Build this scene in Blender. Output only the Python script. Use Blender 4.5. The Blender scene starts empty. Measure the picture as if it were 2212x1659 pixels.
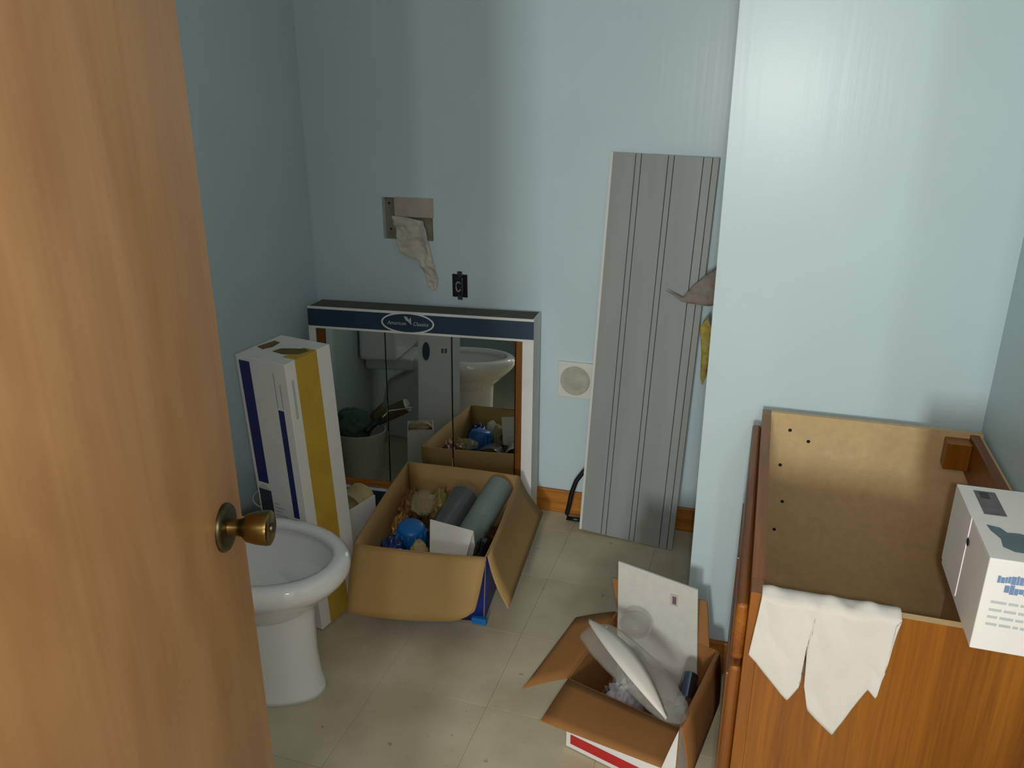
import bpy, bmesh, math, random
from mathutils import Vector, Matrix, Euler, noise
random.seed(7)
scene = bpy.context.scene
col = scene.collection

# ------------------------------------------------------------------ camera, world, light, exposure
cam_data = bpy.data.cameras.new('camera')
cam_data.sensor_width = 36.0
cam_data.lens = 1750.0 / 2212.0 * 36.0
cam_data.clip_start = 0.02
cam = bpy.data.objects.new('camera', cam_data)
cam.location = (0.0, 0.0, 1.5)
cam.rotation_euler = (math.radians(90 - 20.155), 0, math.radians(17.5))
col.objects.link(cam)
scene.camera = cam

world = bpy.data.worlds.new('world')
scene.world = world
world.use_nodes = True
world.node_tree.nodes['Background'].inputs['Color'].default_value = (0.55, 0.65, 0.75, 1)
world.node_tree.nodes['Background'].inputs['Strength'].default_value = 0.35

def area_light(name, loc, rot, sx, sy, power, color):
    d = bpy.data.lights.new(name, 'AREA')
    d.shape = 'RECTANGLE'; d.size = sx; d.size_y = sy
    d.energy = power; d.color = color
    o = bpy.data.objects.new(name, d)
    o.location = loc; o.rotation_euler = rot
    col.objects.link(o)
    return o
# daylight entering through the window of the room behind the camera
area_light('window_daylight', (-0.07, -2.58, 1.52), (math.radians(90), 0, 0), 0.22, 0.46, 58.0, (0.98, 1.0, 0.96))
area_light('sidelight_daylight', (0.31, -2.58, 1.52), (math.radians(90), 0, 0), 0.07, 0.46, 12.0, (0.98, 1.0, 0.96))
# broad soft fill light added in the same room, no known source
area_light('hall_fill_light', (1.04, -2.58, 1.25), (math.radians(90), 0, 0), 1.20, 1.90, 7.0, (0.98, 0.99, 0.97))
# the phone's own lamp, right beside its lens
flash = bpy.data.lights.new('phone_lamp', 'POINT')
flash.energy = 18.0; flash.color = (1.0, 0.98, 0.95); flash.shadow_soft_size = 0.012
flash_o = bpy.data.objects.new('phone_lamp', flash)
flash_o.location = (0.028, -0.012, 1.50)
col.objects.link(flash_o)
area_light('hall_overhead_fill', (0.1, -1.2, 2.38), (0, 0, 0), 0.5, 0.5, 9.0, (1.0, 0.96, 0.88))  # overhead fill added to lift the unseen hall, no lamp known there

vs = scene.view_settings
vs.view_transform = 'Standard'
vs.look = 'None'
vs.exposure = 0.0
vs.gamma = 1.0
vs.use_curve_mapping = False

# ------------------------------------------------------------------ helpers
ORG = {}
def V(p): return Vector(p)

def link(o, parent=None, org=None):
    col.objects.link(o)
    if parent is not None:
        o.parent = parent
        ORG[o.name] = ORG.get(parent.name, Vector((0, 0, 0)))
    else:
        ORG[o.name] = Vector(org) if org is not None else Vector((0, 0, 0))
        o.location = ORG[o.name]
    return o

def mesh_obj(name, verts, faces, mats, parent=None, org=None, smooth=False, fm=None):
    me = bpy.data.meshes.new(name)
    off = ORG.get(parent.name, Vector((0, 0, 0))) if parent is not None else (Vector(org) if org is not None else Vector((0, 0, 0)))
    me.from_pydata([tuple(Vector(v) - off) for v in verts], [], faces)
    if not isinstance(mats, (list, tuple)): mats = [mats]
    for m in mats: me.materials.append(m)
    if fm:
        for p, i in zip(me.polygons, fm): p.material_index = i
    if smooth:
        for p in me.polygons: p.use_smooth = True
    me.update()
    o = bpy.data.objects.new(name, me)
    return link(o, parent, org)

def from_bm(name, bm, mats, parent=None, org=None, smooth=False):
    bmesh.ops.recalc_face_normals(bm, faces=bm.faces[:])
    off = ORG.get(parent.name, Vector((0, 0, 0))) if parent is not None else (Vector(org) if org is not None else Vector((0, 0, 0)))
    for v in bm.verts: v.co -= off
    me = bpy.data.meshes.new(name)
    bm.to_mesh(me); bm.free()
    if not isinstance(mats, (list, tuple)): mats = [mats]
    for m in mats: me.materials.append(m)
    if smooth:
        for p in me.polygons: p.use_smooth = True
    o = bpy.data.objects.new(name, me)
    return link(o, parent, org)

def bm_box(bm, lo, hi, bevel=0.0, seg=2):
    r = bmesh.ops.create_cube(bm, size=1.0)
    vs_ = r['verts']
    lo, hi = Vector(lo), Vector(hi)
    for v in vs_:
        v.co = Vector((lo[i] + (v.co[i] + 0.5) * (hi[i] - lo[i]) for i in range(3)))
    if bevel > 0:
        es = list({e for v in vs_ for e in v.link_edges})
        bmesh.ops.bevel(bm, geom=es, offset=bevel, segments=seg, affect='EDGES', profile=0.5)

def box(name, lo, hi, mat, parent=None, org=None, bevel=0.0, seg=2):
    bm = bmesh.new()
    bm_box(bm, lo, hi, bevel, seg)
    return from_bm(name, bm, mat, parent, org)

def quad_panel(name, a, b, c, d, thick, mats, parent=None, org=None, nx=1, ny=1, bend=None, warp=None):
    """curved sheet a-b-c-d; material 0 on the side of the normal (b-a)x(d-a), 1 on the other, edges the last one"""
    a, b, c, d = V(a), V(b), V(c), V(d)
    n = (b - a).cross(d - a).normalized()
    F, Bk = [], []
    for j in range(ny + 1):
        for i in range(nx + 1):
            u, w = i / nx, j / ny
            p = (a * (1 - u) + b * u) * (1 - w) + (d * (1 - u) + c * u) * w
            if bend: p = p + n * bend(u, w)
            if warp: p = p + V(warp(u, w))
            F.append(p + n * thick / 2); Bk.append(p - n * thick / 2)
    N = len(F); vs_ = F + Bk; fs = []; fm = []
    W = nx + 1
    last = len(mats) - 1
    for j in range(ny):
        for i in range(nx):
            k = j * W + i
            fs.append((k, k + 1, k + 1 + W, k + W)); fm.append(0)
            fs.append((N + k, N + k + W, N + k + 1 + W, N + k + 1)); fm.append(1)
    rim = [i for i in range(W)] + [j * W + nx for j in range(1, ny + 1)] + [ny * W + i for i in range(nx - 1, -1, -1)] + [j * W for j in range(ny - 1, 0, -1)]
    for q in range(len(rim)):
        s, t = rim[q], rim[(q + 1) % len(rim)]
        fs.append((s, N + s, N + t, t)); fm.append(last)
    o = mesh_obj(name, vs_, fs, mats, parent, org, fm=fm)
    if nx > 1 or ny > 1:
        for p in o.data.polygons[:2 * nx * ny]: p.use_smooth = True
    return o

def tube(name, pts, r, mat, parent=None, org=None, seg=12, closed_ends=True):
    pts = [V(p) for p in pts]
    vs_, fs = [], []
    up = Vector((0, 0, 1))
    for i, p in enumerate(pts):
        t = (pts[min(i + 1, len(pts) - 1)] - pts[max(i - 1, 0)]).normalized()
        s = t.cross(up)
        if s.length < 1e-3: s = t.cross(Vector((1, 0, 0)))
        s.normalize(); u = s.cross(t).normalized()
        rr = r[i] if isinstance(r, (list, tuple)) else r
        for k in range(seg):
            a = 2 * math.pi * k / seg
            vs_.append(p + s * math.cos(a) * rr + u * math.sin(a) * rr)
    for i in range(len(pts) - 1):
        for k in range(seg):
            k2 = (k + 1) % seg
            fs.append((i * seg + k, i * seg + k2, (i + 1) * seg + k2, (i + 1) * seg + k))
    if closed_ends:
        fs.append(tuple(range(seg - 1, -1, -1)))
        fs.append(tuple((len(pts) - 1) * seg + k for k in range(seg)))
    return mesh_obj(name, vs_, fs, mat, parent, org, smooth=True)

def lathe(name, prof, axis_p, axis_d, mat, parent=None, org=None, seg=40, smooth=True):
    """prof: (distance along the axis, radius)"""
    axis_p, d = V(axis_p), V(axis_d).normalized()
    s = d.cross(Vector((0, 0, 1)))
    if s.length < 1e-3: s = Vector((1, 0, 0))
    s.normalize(); u = s.cross(d).normalized()
    vs_, fs = [], []
    for h, r in prof:
        for k in range(seg):
            a = 2 * math.pi * k / seg
            vs_.append(axis_p + d * h + s * math.cos(a) * r + u * math.sin(a) * r)
    for i in range(len(prof) - 1):
        for k in range(seg):
            k2 = (k + 1) % seg
            fs.append((i * seg + k, i * seg + k2, (i + 1) * seg + k2, (i + 1) * seg + k))
    if prof[0][1] > 1e-5: fs.append(tuple(range(seg - 1, -1, -1)))
    if prof[-1][1] > 1e-5: fs.append(tuple((len(prof) - 1) * seg + k for k in range(seg)))
    o = mesh_obj(name, vs_, fs, mat, parent, org, smooth=smooth)
    if smooth:
        md = o.modifiers.new('edge_split', 'EDGE_SPLIT'); md.split_angle = math.radians(40)
    return o

def loft(name, rings, mat, parent=None, org=None, cap0=True, cap1=True, smooth=True):
    n = len(rings[0]); vs_ = [p for r in rings for p in r]; fs = []
    for i in range(len(rings) - 1):
        for k in range(n):
            k2 = (k + 1) % n
            fs.append((i * n + k, i * n + k2, (i + 1) * n + k2, (i + 1) * n + k))
    if cap0: fs.append(tuple(range(n - 1, -1, -1)))
    if cap1: fs.append(tuple((len(rings) - 1) * n + k for k in range(n)))
    return mesh_obj(name, vs_, fs, mat, parent, org, smooth=smooth)

def patch(name, outline, amp, freq, thick, mat, parent=None, org=None, cuts=3, seed=0.0, axis=None):
    """crumpled sheet filling a 3-D outline"""
    bm = bmesh.new()
    vv = [bm.verts.new(p) for p in outline]
    bm.faces.new(vv)
    bmesh.ops.triangulate(bm, faces=bm.faces[:])
    for _ in range(cuts):
        bmesh.ops.subdivide_edges(bm, edges=bm.edges[:], cuts=1, use_grid_fill=True)
        bmesh.ops.triangulate(bm, faces=bm.faces[:])
        bmesh.ops.beautify_fill(bm, faces=bm.faces[:], edges=bm.edges[:])
    bm.normal_update()
    n = V(axis) if axis else sum((f.normal for f in bm.faces), Vector()).normalized()
    for v in bm.verts:
        q = v.co * freq + Vector((seed, seed * 1.7, 0))
        v.co += n * amp * (noise.noise(q) + 0.5 * noise.noise(q * 2.3))
    o = from_bm(name, bm, mat, parent, org, smooth=True)
    sm = o.modifiers.new('thickness', 'SOLIDIFY'); sm.thickness = thick; sm.offset = 0
    return o

def crumple(name, centre, radii, mat, parent=None, org=None, amp=0.35, freq=2.0, seed=0.0, sub=4, rot=(0, 0, 0), smooth=True):
    bm = bmesh.new()
    bmesh.ops.create_icosphere(bm, subdivisions=sub, radius=1.0)
    R = Euler(rot).to_matrix()
    for v in bm.verts:
        q = v.co * freq + Vector((seed, -seed, seed * 0.5))
        k = 1.0 + amp * (1 - 2 * abs(noise.noise(q))) * 0.6 - amp * 0.3 + amp * 0.4 * noise.noise(q * 2.7)
        p = v.co * k
        v.co = R @ Vector((p.x * radii[0], p.y * radii[1], p.z * radii[2])) + V(centre)
    return from_bm(name, bm, mat, parent, org, smooth=smooth)

def empty(name, loc, rot=(0, 0, 0), local=False):
    o = bpy.data.objects.new(name, None)
    col.objects.link(o)
    o.empty_display_size = 0.05
    o.location = loc; o.rotation_euler = rot
    ORG[o.name] = Vector((0, 0, 0)) if local else Vector(loc)
    return o

def tag(o, label, cat, group=None, kind=None):
    o['label'] = label; o['category'] = cat
    if group: o['group'] = group
    if kind: o['kind'] = kind
    return o

def struct(o, label=None, cat=None):
    o['kind'] = 'structure'
    if label: o['label'] = label
    if cat: o['category'] = cat
    return o

def lettering(name, body, size, mat, parent, loc, rot, thick=0.0004, align='CENTER', squash=1.0, shear=0.0):
    c = bpy.data.curves.new('t', 'FONT')
    c.body = body; c.size = size; c.extrude = thick; c.align_x = align; c.align_y = 'CENTER'; c.shear = shear
    c.resolution_u = 3
    t = bpy.data.objects.new('t', c)
    col.objects.link(t)
    bpy.context.view_layer.update()
    me = bpy.data.meshes.new_from_object(t.evaluated_get(bpy.context.evaluated_depsgraph_get()))
    bpy.data.objects.remove(t)
    me.materials.clear(); me.materials.append(mat); me.name = name
    for v in me.vertices: v.co.x *= squash
    o = bpy.data.objects.new(name, me)
    col.objects.link(o)
    o.parent = parent
    o.location = V(loc) - ORG.get(parent.name, Vector((0, 0, 0))); o.rotation_euler = rot
    ORG[o.name] = Vector((0, 0, 0))
    return o

# ------------------------------------------------------------------ materials
def lin(c): return tuple(((x / 255.0) / 12.92 if x / 255.0 <= 0.04045 else (((x / 255.0) + 0.055) / 1.055) ** 2.4) for x in c) + (1.0,)

def base_mat(name):
    m = bpy.data.materials.new(name); m.use_nodes = True
    nt = m.node_tree
    return m, nt, nt.nodes['Principled BSDF']

def mat(name, rgb, rough=0.6, var=0.06, scale=8.0, metal=0.0, bump=0.0, bscale=80.0, coat=0.0, spec=0.5, detail=3.0, stretch=(1, 1, 1)):
    m, nt, b = base_mat(name)
    N, L = nt.nodes, nt.links
    tc = N.new('ShaderNodeTexCoord')
    mp = N.new('ShaderNodeMapping'); mp.inputs['Scale'].default_value = stretch
    L.new(tc.outputs['Object'], mp.inputs['Vector'])
    nz = N.new('ShaderNodeTexNoise'); nz.inputs['Scale'].default_value = scale; nz.inputs['Detail'].default_value = detail
    L.new(mp.outputs['Vector'], nz.inputs['Vector'])
    cr = N.new('ShaderNodeValToRGB')
    c = lin(rgb)
    cr.color_ramp.elements[0].position = 0.3; cr.color_ramp.elements[1].position = 0.7
    cr.color_ramp.elements[0].color = tuple(max(0, x * (1 - var)) for x in c[:3]) + (1,)
    cr.color_ramp.elements[1].color = tuple(min(1, x * (1 + var)) for x in c[:3]) + (1,)
    L.new(nz.outputs['Fac'], cr.inputs['Fac'])
    L.new(cr.outputs['Color'], b.inputs['Base Color'])
    b.inputs['Roughness'].default_value = rough
    b.inputs['Metallic'].default_value = metal
    b.inputs['Coat Weight'].default_value = coat
    b.inputs['Specular IOR Level'].default_value = spec
    if bump > 0:
        n2 = N.new('ShaderNodeTexNoise'); n2.inputs['Scale'].default_value = bscale; n2.inputs['Detail'].default_value = 4
        L.new(mp.outputs['Vector'], n2.inputs['Vector'])
        bp = N.new('ShaderNodeBump'); bp.inputs['Strength'].default_value = bump; bp.inputs['Distance'].default_value = 0.002
        L.new(n2.outputs['Fac'], bp.inputs['Height'])
        L.new(bp.outputs['Normal'], b.inputs['Normal'])
    return m

def wood(name, light, dark, rough=0.45, stretch=(9, 9, 0.7), scale=3.0, fine=(90, 90, 2.0), fine_amt=0.25, contrast=(0.35, 0.7), coat=0.0):
    """grain running along local z by default"""
    m, nt, b = base_mat(name)
    N, L = nt.nodes, nt.links
    tc = N.new('ShaderNodeTexCoord')
    mp = N.new('ShaderNodeMapping'); mp.inputs['Scale'].default_value = stretch
    L.new(tc.outputs['Object'], mp.inputs['Vector'])
    nz = N.new('ShaderNodeTexNoise'); nz.inputs['Scale'].default_value = scale; nz.inputs['Detail'].default_value = 4; nz.inputs['Distortion'].default_value = 0.6
    L.new(mp.outputs['Vector'], nz.inputs['Vector'])
    cr = N.new('ShaderNodeValToRGB')
    cr.color_ramp.elements[0].position = contrast[0]; cr.color_ramp.elements[1].position = contrast[1]
    cr.color_ramp.elements[0].color = lin(dark); cr.color_ramp.elements[1].color = lin(light)
    L.new(nz.outputs['Fac'], cr.inputs['Fac'])
    mp2 = N.new('ShaderNodeMapping'); mp2.inputs['Scale'].default_value = fine
    L.new(tc.outputs['Object'], mp2.inputs['Vector'])
    n2 = N.new('ShaderNodeTexNoise'); n2.inputs['Scale'].default_value = 2.0; n2.inputs['Detail'].default_value = 3
    L.new(mp2.outputs['Vector'], n2.inputs['Vector'])
    cr2 = N.new('ShaderNodeValToRGB')
    cr2.color_ramp.elements[0].position = 0.35; cr2.color_ramp.elements[1].position = 0.6
    k = 1 - fine_amt
    cr2.color_ramp.elements[0].color = (k, k * 0.97, k * 0.9, 1); cr2.color_ramp.elements[1].color = (1, 1, 1, 1)
    L.new(n2.outputs['Fac'], cr2.inputs['Fac'])
    mx = N.new('ShaderNodeMix'); mx.data_type = 'RGBA'; mx.blend_type = 'MULTIPLY'; mx.inputs[0].default_value = 1.0
    L.new(cr.outputs['Color'], mx.inputs[6]); L.new(cr2.outputs['Color'], mx.inputs[7])
    L.new(mx.outputs[2], b.inputs['Base Color'])
    b.inputs['Roughness'].default_value = rough
    b.inputs['Coat Weight'].default_value = coat
    return m

def paint(name, rgb, rough=0.29):
    """rolled wall paint: slight satin gloss broken up by vertical brush and roller strokes"""
    m, nt, b = base_mat(name)
    N, L = nt.nodes, nt.links
    tc = N.new('ShaderNodeTexCoord')
    n0 = N.new('ShaderNodeTexNoise'); n0.inputs['Scale'].default_value = 2.2; n0.inputs['Detail'].default_value = 3
    L.new(tc.outputs['Object'], n0.inputs['Vector'])
    cr = N.new('ShaderNodeValToRGB')
    c = lin(rgb)
    cr.color_ramp.elements[0].position = 0.3; cr.color_ramp.elements[1].position = 0.7
    cr.color_ramp.elements[0].color = tuple(x * 0.97 for x in c[:3]) + (1,); cr.color_ramp.elements[1].color = tuple(x * 1.03 for x in c[:3]) + (1,)
    L.new(n0.outputs['Fac'], cr.inputs['Fac']); L.new(cr.outputs['Color'], b.inputs['Base Color'])
    mp = N.new('ShaderNodeMapping'); mp.inputs['Scale'].default_value = (55, 55, 2.2)
    L.new(tc.outputs['Object'], mp.inputs['Vector'])
    n1 = N.new('ShaderNodeTexNoise'); n1.inputs['Scale'].default_value = 1.0; n1.inputs['Detail'].default_value = 4
    L.new(mp.outputs['Vector'], n1.inputs['Vector'])
    bp = N.new('ShaderNodeBump'); bp.inputs['Strength'].default_value = 0.10; bp.inputs['Distance'].default_value = 0.003
    L.new(n1.outputs['Fac'], bp.inputs['Height'])
    L.new(bp.outputs['Normal'], b.inputs['Normal'])
    b.inputs['Roughness'].default_value = rough
    b.inputs['Specular IOR Level'].default_value = 0.20
    return m

def clear_plastic(name, tint, alpha, rough=0.08):
    m, nt, b = base_mat(name)
    N, L = nt.nodes, nt.links
    tc = N.new('ShaderNodeTexCoord')
    nz = N.new('ShaderNodeTexNoise'); nz.inputs['Scale'].default_value = 30; nz.inputs['Detail'].default_value = 3
    L.new(tc.outputs['Object'], nz.inputs['Vector'])
    bp = N.new('ShaderNodeBump'); bp.inputs['Strength'].default_value = 0.35; bp.inputs['Distance'].default_value = 0.004
    L.new(nz.outputs['Fac'], bp.inputs['Height']); L.new(bp.outputs['Normal'], b.inputs['Normal'])
    b.inputs['Base Color'].default_value = lin(tint)
    b.inputs['Roughness'].default_value = rough
    b.inputs['Alpha'].default_value = alpha
    return m

def tile_mat():
    m, nt, b = base_mat('vinyl_tile')
    N, L = nt.nodes, nt.links
    tc = N.new('ShaderNodeTexCoord')
    geo = N.new('ShaderNodeNewGeometry')
    nz = N.new('ShaderNodeTexNoise'); nz.inputs['Scale'].default_value = 5; nz.inputs['Detail'].default_value = 6
    L.new(geo.outputs['Position'], nz.inputs['Vector'])
    cr = N.new('ShaderNodeValToRGB')
    cr.color_ramp.elements[0].position = 0.28; cr.color_ramp.elements[1].position = 0.72
    cr.color_ramp.elements[0].color = lin((184, 174, 144)); cr.color_ramp.elements[1].color = lin((214, 206, 180))
    L.new(nz.outputs['Fac'], cr.inputs['Fac'])
    oi = N.new('ShaderNodeObjectInfo')
    mr = N.new('ShaderNodeMapRange'); mr.inputs[3].default_value = 0.95; mr.inputs[4].default_value = 1.03
    L.new(oi.outputs['Random'], mr.inputs[0])
    mx = N.new('ShaderNodeMix'); mx.data_type = 'RGBA'; mx.blend_type = 'MULTIPLY'; mx.inputs[0].default_value = 1
    L.new(cr.outputs['Color'], mx.inputs[6]); L.new(mr.outputs[0], mx.inputs[7])
    # scattered specks of dirt
    n2 = N.new('ShaderNodeTexNoise'); n2.inputs['Scale'].default_value = 38; n2.inputs['Detail'].default_value = 2
    L.new(geo.outputs['Position'], n2.inputs['Vector'])
    c2 = N.new('ShaderNodeValToRGB')
    c2.color_ramp.elements[0].position = 0.70; c2.color_ramp.elements[1].position = 0.76
    c2.color_ramp.elements[0].color = (1, 1, 1, 1); c2.color_ramp.elements[1].color = (0.6, 0.58, 0.52, 1)
    L.new(n2.outputs['Fac'], c2.inputs['Fac'])
    m2 = N.new('ShaderNodeMix'); m2.data_type = 'RGBA'; m2.blend_type = 'MULTIPLY'; m2.inputs[0].default_value = 1
    L.new(mx.outputs[2], m2.inputs[6]); L.new(c2.outputs['Color'], m2.inputs[7])
    L.new(m2.outputs[2], b.inputs['Base Color'])
    b.inputs['Roughness'].default_value = 0.42
    return m

PAINT = paint('pale_blue_wall_paint', (198, 219, 224))
HALL = mat('hall_wall_paint', (215, 210, 196), 0.7)
CEIL = mat('ceiling_paint', (226, 228, 224), 0.8)
TILE = tile_mat()
GROUT = mat('floor_joint', (182, 172, 142), 0.8)
OAK = wood('oak_cabinet', (154, 95, 16), (123, 68, 7), 0.36, stretch=(8, 8, 0.5), scale=3.2, fine=(120, 120, 3), fine_amt=0.2, coat=0.1)
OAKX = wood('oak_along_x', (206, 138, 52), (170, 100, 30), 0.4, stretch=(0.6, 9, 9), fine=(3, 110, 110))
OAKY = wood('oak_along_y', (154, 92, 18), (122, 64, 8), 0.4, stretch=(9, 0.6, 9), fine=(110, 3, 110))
BIRCH = wood('birch_door_veneer', (180, 137, 91), (154, 111, 68), 0.42, stretch=(3.4, 3.4, 0.8), scale=2.6, fine=(50, 50, 1.2), fine_amt=0.05, contrast=(0.3, 0.72), coat=0.05)
PART = mat('particle_board', (206, 176, 128), 0.65, 0.06, 60, bump=0.08, bscale=200)
DARKHOLE = mat('dark_hole', (22, 20, 18), 0.9)
BRASS = mat('antique_brass', (134, 114, 66), 0.26, 0.12, 30, metal=1.0)
BRASSD = mat('darkened_brass', (84, 78, 58), 0.36, 0.25, 22, metal=1.0)
CERAMIC = mat('white_ceramic', (238, 239, 238), 0.08, 0.01, 4, coat=0.5)
KRAFT = mat('kraft_cardboard', (172, 138, 84), 0.75, 0.07, 7, bump=0.1, bscale=140)
KRAFT2 = mat('brown_cardboard', (150, 102, 52), 0.75, 0.07, 7, bump=0.1, bscale=140)
BLUEPRINT = mat('blue_printed_card', (24, 44, 128), 0.45, 0.1, 6)
CYAN = mat('cyan_printed_card', (20, 110, 180), 0.4, 0.05, 6)
WHITECARD = mat('white_carton', (230, 229, 226), 0.6, 0.04, 8, bump=0.05)
GREYCARD = mat('grey_white_carton', (204, 204, 200), 0.6, 0.05, 10)
NAVY = mat('navy_carton_print', (28, 58, 76), 0.5, 0.08, 12)
BLUESTRIPE = mat('blue_carton_stripe', (32, 40, 104), 0.55, 0.08, 12)
YELLOW = mat('yellow_carton_stripe', (196, 160, 52), 0.55, 0.08, 14)
BROWNSTAIN = mat('brown_carton_print', (112, 84, 30), 0.6, 0.3, 26)
REDP = mat('red_print', (190, 40, 42), 0.5, 0.1, 20)
BLUEINK = mat('blue_ink', (110, 138, 176), 0.6, 0.1, 30)
PALEINK = mat('pale_grey_ink', (184, 192, 194), 0.6, 0.04, 30)
SLATEINK = mat('slate_ink', (96, 116, 124), 0.6, 0.12, 30)
PURPLEINK = mat('dark_grey_ink', (104, 100, 106), 0.6, 0.25, 40)
MIRROR, _nt, _b = base_mat('mirror_glass')
_b.inputs['Metallic'].default_value = 1.0; _b.inputs['Roughness'].default_value = 0.015; _b.inputs['Base Color'].default_value = (0.86, 0.87, 0.82, 1)
GREYPANEL = mat('grey_panel_paint', (152, 158, 154), 0.42, 0.07, 2.0, bump=0.05, bscale=90, stretch=(6, 6, 0.6))
GROOVE = mat('dark_groove', (96, 101, 101), 0.6)  # darker grey on the groove faces
WHITEPL = mat('white_plastic', (222, 222, 214), 0.35, 0.02)
OFFGREY = mat('dusty_grey_plastic', (176, 176, 160), 0.55, 0.12, 40)
BLACKPL = mat('black_plastic', (20, 21, 23), 0.35, 0.1)
BLACKBAG = mat('black_plastic_film', (24, 22, 26), 0.12, 0.1, bump=0.6, bscale=40)
PVC = mat('grey_pvc', (128, 144, 140), 0.3, 0.05, 10)
PVCD = mat('dark_grey_pvc', (66, 72, 75), 0.22, 0.08, 10, coat=0.6)
BLUEPL = mat('blue_plastic', (18, 104, 178), 0.4, 0.08, 14)
BLUEDK = mat('dark_blue_film', (22, 50, 110), 0.25, 0.2, 25)
CLOTH = mat('white_cotton_rag', (200, 198, 191), 0.85, 0.04, 10, bump=0.25, bscale=260)
TISSUE = mat('grey_white_rag', (196, 190, 176), 0.9, 0.14, 22, bump=0.3, bscale=120)
GREYRAG = mat('grey_tape', (136, 128, 118), 0.8, 0.15, 50, bump=0.4, bscale=160)
YELLOWRAG = mat('yellowed_strip', (168, 148, 62), 0.6, 0.25, 30)
PLASTER = mat('bare_plaster', (178, 170, 156), 0.9, 0.1, 16, bump=0.2)
PLASTERD = mat('shaded_gypsum', (132, 128, 112), 0.95, 0.2, 22, bump=0.3)  # grey for the back of the recess, its shade put into the colour
PAPER = mat('white_paper', (222, 220, 212), 0.7, 0.03)
TANPAPER = mat('tan_paper', (176, 156, 112), 0.8, 0.15, 20)
BROWNBITS = mat('brown_wrapping', (116, 76, 40), 0.5, 0.3, 18)
YELLOWISH = mat('yellowish_wrapping', (146, 132, 72), 0.35, 0.25, 16)
CLEAR = clear_plastic('clear_plastic_film', (200, 200, 190), 0.28)
CLEARWRAP = clear_plastic('thin_clear_wrap', (190, 190, 184), 0.10, 0.05)
CLEARY = clear_plastic('clear_blister_plastic', (190, 180, 140), 0.30)
CHROME = mat('chrome', (200, 202, 205), 0.12, 0.03, metal=1.0)
OLIVE = mat('olive_sleeve', (104, 92, 56), 0.9, 0.2, 40)
TEALRAG = mat('grey_green_rag', (84, 104, 98), 0.85, 0.15, 20)
JAMB = wood('jamb_wood', (200, 150, 96), (176, 122, 70), 0.45)

# ------------------------------------------------------------------ the room
XL, XR, YB, YP, ZC = -1.60, 0.50, 2.63, 1.90, 2.42
XPE = -0.105                                   # free end of the partition
JL, JR, DH = -0.475, 0.315, 2.05               # doorway

floor = box('floor', (XL - .1, 0.0, -.06), (XR + .1, YB + .1, -.0025), GROUT)
struct(floor, 'beige square vinyl floor tiles of the bathroom', 'floor')
T, Y0, X0 = 0.3048, 0.052, XL + 0.12
xs = [XL] + [X0 + T * i for i in range(0, 8) if X0 + T * i < XR] + [XR]
ys = [0.0] + [Y0 + T * i for i in range(0, 10) if Y0 + T * i < YB] + [YB]
tile_mesh = {}
for i in range(len(xs) - 1):
    for j in range(len(ys) - 1):
        w, h = round(xs[i + 1] - xs[i], 4), round(ys[j + 1] - ys[j], 4)
        if w < 0.02 or h < 0.02: continue
        if (w, h) not in tile_mesh:
            bm = bmesh.new()
            bm_box(bm, (0.0003, 0.0005, -0.003), (w - 0.0003, h - 0.0005, 0.0), 0.0004, 1)
            me = bpy.data.meshes.new('tile'); bm.to_mesh(me); bm.free()
            me.materials.append(TILE); tile_mesh[(w, h)] = me
        o = bpy.data.objects.new('tile', tile_mesh[(w, h)])
        col.objects.link(o); o.parent = floor
        o.location = (xs[i], ys[j], random.uniform(-0.0003, 0.0))

struct(box('floor_hall', (-1.9, -2.7, -.06), (1.7, 0.0, 0.0), mat('hall_floor_boards', (150, 118, 84), 0.5)), 'brown floor of the room outside the bathroom', 'floor')
struct(box('ceiling', (-1.9, -2.7, ZC), (1.7, YB + .1, ZC + .08), CEIL), 'flat white ceiling above both rooms', 'ceiling')
struct(box('wall_left', (XL - .1, .12, 0), (XL, YB + .1, ZC), PAINT), 'shaded pale blue wall behind the toilet', 'wall')
struct(box('wall_right', (XR, .12, 0), (XR + .1, YB + .1, ZC), PAINT), 'pale blue wall behind the oak vanity cabinet', 'wall')
struct(box('wall_partition', (XPE, YP, 0), (XR, YP + .11, ZC), PAINT), 'glossy pale blue partition wall beside the alcove', 'wall')

# back wall with a square hole cut in the plasterboard
HX0, HX1, HZ0, HZ1 = -1.310, -1.118, 0.990, 1.136
bm = bmesh.new()
for lo, hi in (((XL, YB, 0), (HX0, YB + .1, ZC)), ((HX1, YB, 0), (XR, YB + .1, ZC)), ((HX0, YB, 0), (HX1, YB + .1, HZ0)), ((HX0, YB, HZ1), (HX1, YB + .1, ZC))):
    bm_box(bm, lo, hi)
wb = struct(from_bm('wall_back', bm, PAINT), 'pale blue wall at the far end of the room', 'wall')
box('recess_lining', (HX0, YB + .022, HZ0), (HX1, YB + .03, HZ1), PLASTERD, wb)
pl_ = box('plaster_patch', (-1.263, YB - .002, 1.070), (HX1 + .004, YB + .02, HZ1 + .002), PLASTER, wb, bevel=.002)
pl_['label'] = 'pale bare plaster strip across the top of the wall hole'
bm = bmesh.new()
bm_box(bm, (-1.262, YB + .008, .995), (-1.240, YB + .021, 1.066), .004)
from_bm('dark_gap', bm, DARKHOLE, wb)
for hx, hz in ((-1.293, 1.113), (-1.262, 1.058), (-1.290, 1.022)):
    lathe('screw_hole', [(0, .004), (.002, .004)], (hx, YB + .0222, hz), (0, -1, 0), DARKHOLE, wb, seg=10)

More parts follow.
